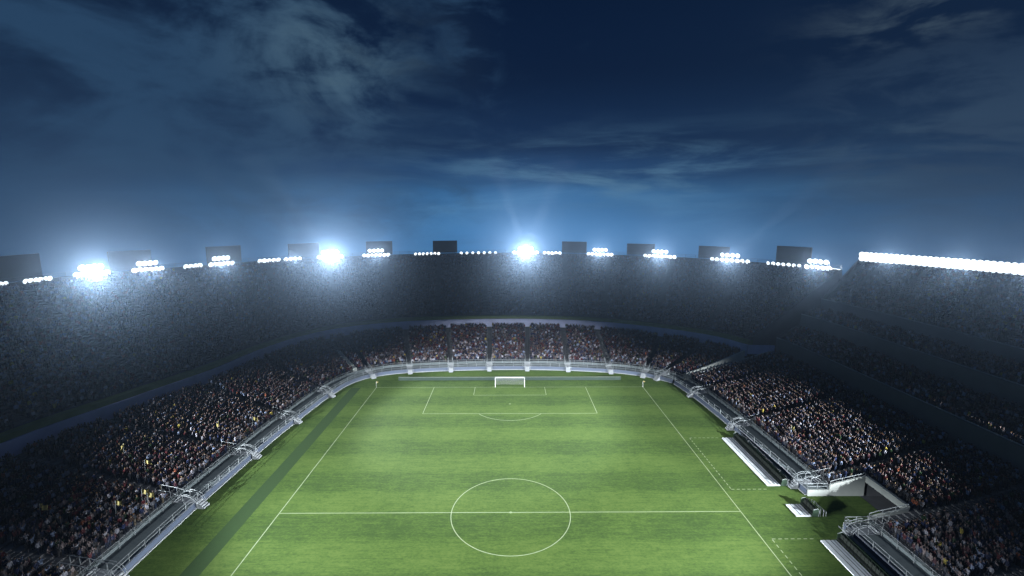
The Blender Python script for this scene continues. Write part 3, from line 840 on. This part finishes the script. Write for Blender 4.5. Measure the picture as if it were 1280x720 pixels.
for i in sorted(cand, key=lambda i: (seats[i, 5], seats[i, 6], -seats[i, 1])):
    x, y, z, dx, dy, tid, row, _ = seats[i]
    left = tid == 0
    lm_y = 1.8 if left else 0.0
    side = 'nearside' if y < lm_y else 'farside'
    key = (tid, row, side); 
    half = .47
    off = abs(y - lm_y) - (.9 if left else (4.6 if row < 8 else 0))
    k = max(1, int(off / half) + 1)
    while (key, k) in count: k += 1
    count[(key, k)] = 1
    o = bpy.data.objects.new('person', BODY[(bool(standing[i]), int(pose[i]))]); COL.objects.link(o)
    o.location = (x, y, z); o.rotation_euler = (0, 0, math.atan2(dy, dx) + jit[i] * .6); o.scale = (scl[i],) * 3
    for q, mm_ in enumerate((mSk[skin[i]], mHr[hair[i]], mSh[shirt[i]], mLg[leg[i]])):
        o.material_slots[q].link = 'OBJECT'; o.material_slots[q].material = mm_
    stw = 'standing' if standing[i] else 'seated'
    land = 'second-lowest left stairway' if left else 'the tunnel'
    tag(o, f"{stw} {POSEW[pose[i]]}person in {SHIRTS[shirt[i]][0]} top, {ordinal(int(row) + 1)} row, {ordinal(k)} seat {side} of {land}", 'person', 'spectators nearest the viewer')

# --- the rest of the crowd as one mesh of simple figures
def fig(stand, pz):
    V = []; F = []; C = []
    hz = .88 if stand else .5
    def prism(a, b, ra, rb, n, c, cap=True, sq=(1, 1)):
        base_ = len(V); a = Vector(a); b = Vector(b); t = (b - a).normalized()
        up = Vector((0, 0, 1)) if abs(t.z) < .9 else Vector((1, 0, 0))
        e1 = t.cross(up).normalized(); e2 = e1.cross(t)
        for p, r in ((a, ra), (b, rb)):
            for k in range(n):
                an = 2 * PI * (k + .5) / n; V.append(p + e1 * math.cos(an) * r * sq[0] + e2 * math.sin(an) * r * sq[1]); C.append(c)
        for k in range(n): F.append((base_ + k, base_ + (k + 1) % n, base_ + n + (k + 1) % n, base_ + n + k))
        if cap:
            F.append(tuple(base_ + n + k for k in range(n)))
    prism((0, 0, hz - .05), (.02, 0, hz + .54), .17, .25, 4, 2, sq=(1.1, .72))
    prism((.03, 0, hz + .56), (.03, 0, hz + .7), .08, .12, 5, 0, False); prism((.03, 0, hz + .7), (.0, 0, hz + .84), .125, .07, 5, 1)
    for s in (1, -1):
        up = pz == 2 or (pz == 3 and s > 0)
        if up: pts = ((0, .22 * s, hz + .48), (.1, .3 * s, hz + .8), (.13, .25 * s, hz + 1.06))
        elif pz == 1: pts = ((0, .22 * s, hz + .48), (.18, .24 * s, hz + .3), (.42, .05 * s, hz + .42))
        else: pts = ((0, .23 * s, hz + .48), (0, .28 * s, hz + .2), (.16, .22 * s, hz + .02))
        prism(pts[0], pts[1], .075, .055, 3, 2, False); prism(pts[1], pts[2], .05, .045, 3, 0 if up or pz == 1 else 2)
    if stand: prism((0, 0, hz), (0, 0, .02), .19, .14, 4, 3, False)
    else: prism((0, 0, hz), (.42, 0, hz), .2, .18, 4, 3, True, (1, .55)); prism((.4, 0, hz), (.4, 0, .04), .17, .13, 4, 3, False, (.6, 1.0))
    return np.array([tuple(v) for v in V]), F, np.array(C)
FIG = {(st, pz): fig(st, pz) for st in (False, True) for pz in range(4)}
# flag spots keep clear
allV = []; allC = []; lv = []; ls = []; nv = 0
for (st, pz), (V, F, C) in FIG.items():
    m_ = np.where((standing == st) & (pose == pz) & ~is_ind)[0]
    if not len(m_): continue
    n = len(m_)
    ca, sa = seats[m_, 3], seats[m_, 4]
    a = np.arctan2(sa, ca) + jit[m_]; ca, sa = np.cos(a), np.sin(a)
    sc = scl[m_]
    X = (V[None, :, 0] * ca[:, None] - V[None, :, 1] * sa[:, None]) * sc[:, None] + seats[m_, 0, None]
    Y = (V[None, :, 0] * sa[:, None] + V[None, :, 1] * ca[:, None]) * sc[:, None] + seats[m_, 1, None]
    Z = V[None, :, 2] * sc[:, None] + seats[m_, 2, None]
    allV.append(np.stack([X, Y, Z], -1).reshape(-1, 3))
    pal = np.stack([SKIN[skin[m_]], HAIR[hair[m_]], SC[shirt[m_]] * rng.uniform(.75, 1.3, (n, 1)), LEGS[leg[m_]]], 1)     # n,4,3
    allC.append(pal[:, C, :].reshape(-1, 3))
    fl = np.array([i for f in F for i in f]); fs = np.array([len(f) for f in F])
    lv.append((fl[None, :] + (np.arange(n) * len(V))[:, None] + nv).ravel()); ls.append(np.tile(fs, n))
    nv += n * len(V)
allV = np.vstack(allV).astype(np.float32); allC = np.clip(np.vstack(allC), 0, 1).astype(np.float32); lv = np.concatenate(lv).astype(np.int32); ls = np.concatenate(ls).astype(np.int32)
me = bpy.data.meshes.new('crowd')
me.vertices.add(len(allV)); me.vertices.foreach_set('co', allV.ravel())
me.loops.add(len(lv)); me.loops.foreach_set('vertex_index', lv)
me.polygons.add(len(ls)); me.polygons.foreach_set('loop_start', np.r_[0, np.cumsum(ls)[:-1]].astype(np.int32))
try: me.polygons.foreach_set('loop_total', ls)
except Exception: pass
at = me.attributes.new('tint', 'FLOAT_COLOR', 'POINT'); at.data.foreach_set('color', np.c_[allC, np.ones(len(allC), np.float32)].ravel().astype(np.float32))
me.update(calc_edges=True)
m, nt, b = new_mat('crowd_clothing'); b.inputs['Roughness'].default_value = .95; b.inputs['Specular IOR Level'].default_value = .1
an = nt.nodes.new('ShaderNodeAttribute'); an.attribute_name = 'tint'; nt.links.new(an.outputs['Color'], b.inputs['Base Color'])
me.materials.append(m)
crowd = bpy.data.objects.new('crowd', me); COL.objects.link(crowd)
tag(crowd, 'dense crowd of spectators filling every tier of the grandstands', 'crowd', kind='stuff')
print('crowd', N, len(allV), len(ls))

# ------------------------------------------------------------------- flags
FL = [(T_low, 55.5, 197, 640, 'brightest yellow flag, low beside the second hooped stairway on the left'), (T_low, 0, 143, 631, 'yellow flag left of the brightest one in the left stand'),
      (T_low, 0, 48, 635, 'dim yellow flag near the bottom left corner of the photo'), (T_low, 0, 175, 613, 'dim ochre flag above the two bright flags on the left'),
      (T_low, 0, 180, 577, 'small dull yellow flag in the middle of the dark left crowd'), (T_low, 0, 155, 560, 'highest dull yellow flag in the dark left crowd'),
      (T_low, 0, 272, 530, 'brownish yellow flag left of the pale one by the third left stairway'), (T_low, 0, 317, 526, 'pale yellow flag close to the third stairway on the left'),
      (T_m1, 0, 988, 535, 'bright yellow flag in the right stand above the long dugout')]
def tier_surface(T, px, py):
    best = (1e9, None)
    for j in range(T.n):
        P = T.plan((j + .5) / T.n); q = np.c_[P, np.full(len(P), T.z(j) + 2.6)]
        pp = project(q); d = (pp[:, 0] - px) ** 2 + (pp[:, 1] - py) ** 2; d[pp[:, 2] < 5] = 1e9
        for i in range(len(P) - 1):
            for k in np.linspace(0, 1, 7):
                w = pp[i] * (1 - k) + pp[i + 1] * k; dd = (w[0] - px) ** 2 + (w[1] - py) ** 2
                if pp[i, 2] > 5 and pp[i + 1, 2] > 5 and dd < best[0]: best = (dd, (*(P[i] * (1 - k) + P[i + 1] * k), T.z(j)))
    return best[1]
for T, _, px, py, words in FL:
    x, y, z = tier_surface(T, px, py)
    fo = tag(empty('flag', (x, y, z), random.uniform(-1.3, 1.3)), words, 'flag', 'yellow flags waved in the crowd')
    mb = MB(); mb.tube([(0, 0, 1.0), (.1, 0, 3.1)], .025, 5); mb.build('pole', M['rail'], fo)
    mb = MB(); nx = 8; w, hh = random.uniform(.65, .95), random.uniform(.45, .6)
    for side_ in (0, .02):
        A = [(.1 + w * k / nx, .18 * math.sin(k * 1.1) + side_, 3.05 - .04 * k) for k in range(nx + 1)]; B = [(.06 + w * k / nx, .18 * math.sin(k * 1.1 + .4) + side_, 3.05 - hh - .06 * k) for k in range(nx + 1)]
        mb.strip(A, B)
    mb.build('cloth', M['cloth_yellow'], fo)

# -------------------------------------------------------------------- haze
mb = MB(); mb.box((0, 60, 29.5), (680, 500, 62)); hz_ = mb.build('haze', None)
hz_.data.materials.clear()
m = bpy.data.materials.new('thin_night_haze'); m.use_nodes = True; nt = m.node_tree
for n in list(nt.nodes):
    if n.type != 'OUTPUT_MATERIAL': nt.nodes.remove(n)
pv = nt.nodes.new('ShaderNodeVolumePrincipled'); pv.inputs['Color'].default_value = (.62, .78, 1, 1); pv.inputs['Density'].default_value = .00022; pv.inputs['Anisotropy'].default_value = .9; nt.links.new(pv.outputs[0], nt.nodes['Material Output'].inputs['Volume'])
hz_.data.materials.append(m)
m.cycles.volume_sampling = 'EQUIANGULAR'; m.cycles.homogeneous_volume = True
tag(hz_, 'thin night haze lit by the floodlights', 'haze', kind='stuff')

# --------------------------------------------------------------------- sky
W = bpy.data.worlds.new('World'); S.world = W; W.use_nodes = True
nt = W.node_tree; Nn = nt.nodes; L = nt.links
bg = Nn['Background']
def val(x): return x
def mm(op, a, b=None, c=None, clamp=False):
    n = Nn.new('ShaderNodeMath'); n.operation = op; n.use_clamp = clamp
    for i, q in enumerate((a, b, c)):
        if q is None: continue
        if isinstance(q, (int, float)): n.inputs[i].default_value = q
        else: L.new(q, n.inputs[i])
    return n.outputs[0]
def sm(x, a, b):
    n = Nn.new('ShaderNodeMapRange'); n.interpolation_type = 'SMOOTHSTEP'
    L.new(x, n.inputs[0]); n.inputs[1].default_value = a; n.inputs[2].default_value = b
    return n.outputs[0]
def gauss(x, mu, sg): 
    d = mm('DIVIDE', mm('SUBTRACT', x, mu), sg); return mm('EXPONENT', mm('MULTIPLY', mm('MULTIPLY', d, d), -1.0))
def mix(f, a, b):
    n = Nn.new('ShaderNodeMix'); n.data_type = 'RGBA'
    L.new(f, n.inputs[0]) if not isinstance(f, float) else None
    for i, q in ((6, a), (7, b)):
        if isinstance(q, tuple): n.inputs[i].default_value = (*q, 1)
        else: L.new(q, n.inputs[i])
    return n.outputs[2]
tc = Nn.new('ShaderNodeTexCoord'); sp = Nn.new('ShaderNodeSeparateXYZ'); L.new(tc.outputs['Generated'], sp.inputs[0])
az = mm('ARCTAN2', sp.outputs['X'], sp.outputs['Y']); el = mm('ARCSINE', sp.outputs['Z'])
def ramp(x, stops):
    r = Nn.new('ShaderNodeValToRGB'); e = r.color_ramp.elements; r.color_ramp.interpolation = 'EASE'
    e[0].position, e[0].color = stops[0][0], (*stops[0][1], 1); e[1].position, e[1].color = stops[-1][0], (*stops[-1][1], 1)
    for p, c in stops[1:-1]: q = e.new(p); q.color = (*c, 1)
    L.new(x, r.inputs[0]); return r.outputs[0]
eln = mm('DIVIDE', mm('ADD', el, .15), .7, clamp=True)          # 0 at -8.6 deg, 1 at 31.5 deg
core = ramp(eln, [(0, (.036, .16, .38)), (.16, (.045, .185, .42)), (.26, (.034, .14, .32)), (.34, (.012, .05, .14)), (.42, (.005, .022, .07)), (.62, (.003, .012, .04)), (1, (.0018, .0075, .026))])
edge = ramp(eln, [(0, (.022, .05, .10)), (.2, (.02, .05, .105)), (.38, (.012, .032, .075)), (.62, (.006, .018, .048)), (1, (.003, .010, .032))])
side = gauss(az, 0.02, .52)
base_ = mix(side, edge, core)
# clouds
def cnoise(sx, sy, scale, det, rough, off, dist=.0):
    cv = Nn.new('ShaderNodeCombineXYZ'); L.new(mm('MULTIPLY', az, sx), cv.inputs[0]); L.new(mm('MULTIPLY', el, sy), cv.inputs[1]); cv.inputs[2].default_value = off
    n = Nn.new('ShaderNodeTexNoise'); n.inputs['Scale'].default_value = scale; n.inputs['Detail'].default_value = det; n.inputs['Roughness'].default_value = rough; n.inputs['Distortion'].default_value = dist
    L.new(cv.outputs[0], n.inputs['Vector']); return n.outputs['Fac']
n1 = cnoise(1.0, 1.6, 4.2, 9, .58, 3.7, .6); n2 = cnoise(1.0, 2.6, 9, 8, .6, 8.1, .4)
nn = mm('ADD', mm('MULTIPLY', n1, .7), mm('MULTIPLY', n2, .3))
mask_l = mm('MULTIPLY', sm(mm('ADD', az, mm('MULTIPLY', mm('SUBTRACT', n2, .5), 1.1)), .03, -.38), sm(el, -.12, .03))
c_l = mm('MULTIPLY', sm(nn, .39, .60), mask_l)
base_ = mix(mm('MULTIPLY', c_l, .85), base_, (.022, .06, .125))
# bright billow of the left bank
hot = mm('MULTIPLY', gauss(az, -.33, .14), gauss(el, .29, .1))
base_ = mix(mm('MULTIPLY', mm('MULTIPLY', sm(nn, .42, .62), hot), .8), base_, (.075, .14, .2))
# grey bank on the right
n3 = cnoise(1.0, 3.0, 5.5, 9, .6, 15.3, .5)
c_r = mm('MULTIPLY', mm('MULTIPLY', sm(az, .42, .7), gauss(el, .12, .13)), sm(n3, .40, .6))
base_ = mix(mm('MULTIPLY', c_r, .95), base_, (.026, .053, .1))
small = mm('MULTIPLY', mm('MULTIPLY', gauss(az, .68, .12), gauss(el, .30, .035)), sm(n3, .42, .58))
base_ = mix(mm('MULTIPLY', small, .8), base_, (.05, .08, .115))
# pale streaks above the horizon glow
n4 = cnoise(1.0, 6.0, 3.4, 8, .62, 21.0, .4)
c_s = mm('MULTIPLY', mm('MULTIPLY', gauss(az, .2, .36), gauss(el, .085, .06)), sm(n4, .42, .68))
base_ = mix(mm('MULTIPLY', c_s, .8), base_, (.085, .19, .30))
n5 = cnoise(1.0, 5.0, 2.6, 7, .6, 33.0, .5)
glow_ = mm('MULTIPLY', mm('MULTIPLY', gauss(az, .03, .45), gauss(el, .0, .07)), sm(n5, .4, .65))
base_ = mix(mm('MULTIPLY', glow_, .5), base_, (.085, .24, .44))
L.new(base_, bg.inputs['Color']); bg.inputs['Strength'].default_value = 1.0

# moonlight, very faint
sl = bpy.data.lights.new('moon', 'SUN'); sl.energy = .02; sl.angle = math.radians(.5); sl.color = (.75, .85, 1)
so = bpy.data.objects.new('moon', sl); COL.objects.link(so); so.rotation_euler = (math.radians(40), 0, math.radians(30))

# ------------------------------------------------------------------ render
S.render.engine = 'CYCLES'
S.view_settings.view_transform = 'Standard'; S.view_settings.look = 'None'; S.view_settings.exposure = 0; S.view_settings.gamma = 1
cy = S.cycles
cy.use_denoising = True
try: cy.denoiser = 'OPENIMAGEDENOISE'
except Exception: pass
cy.max_bounces = 4; cy.diffuse_bounces = 1; cy.glossy_bounces = 0; cy.transmission_bounces = 2; cy.volume_bounces = 0
cy.sample_clamp_indirect = .05; cy.use_light_tree = True
cy.caustics_reflective = False; cy.caustics_refractive = False
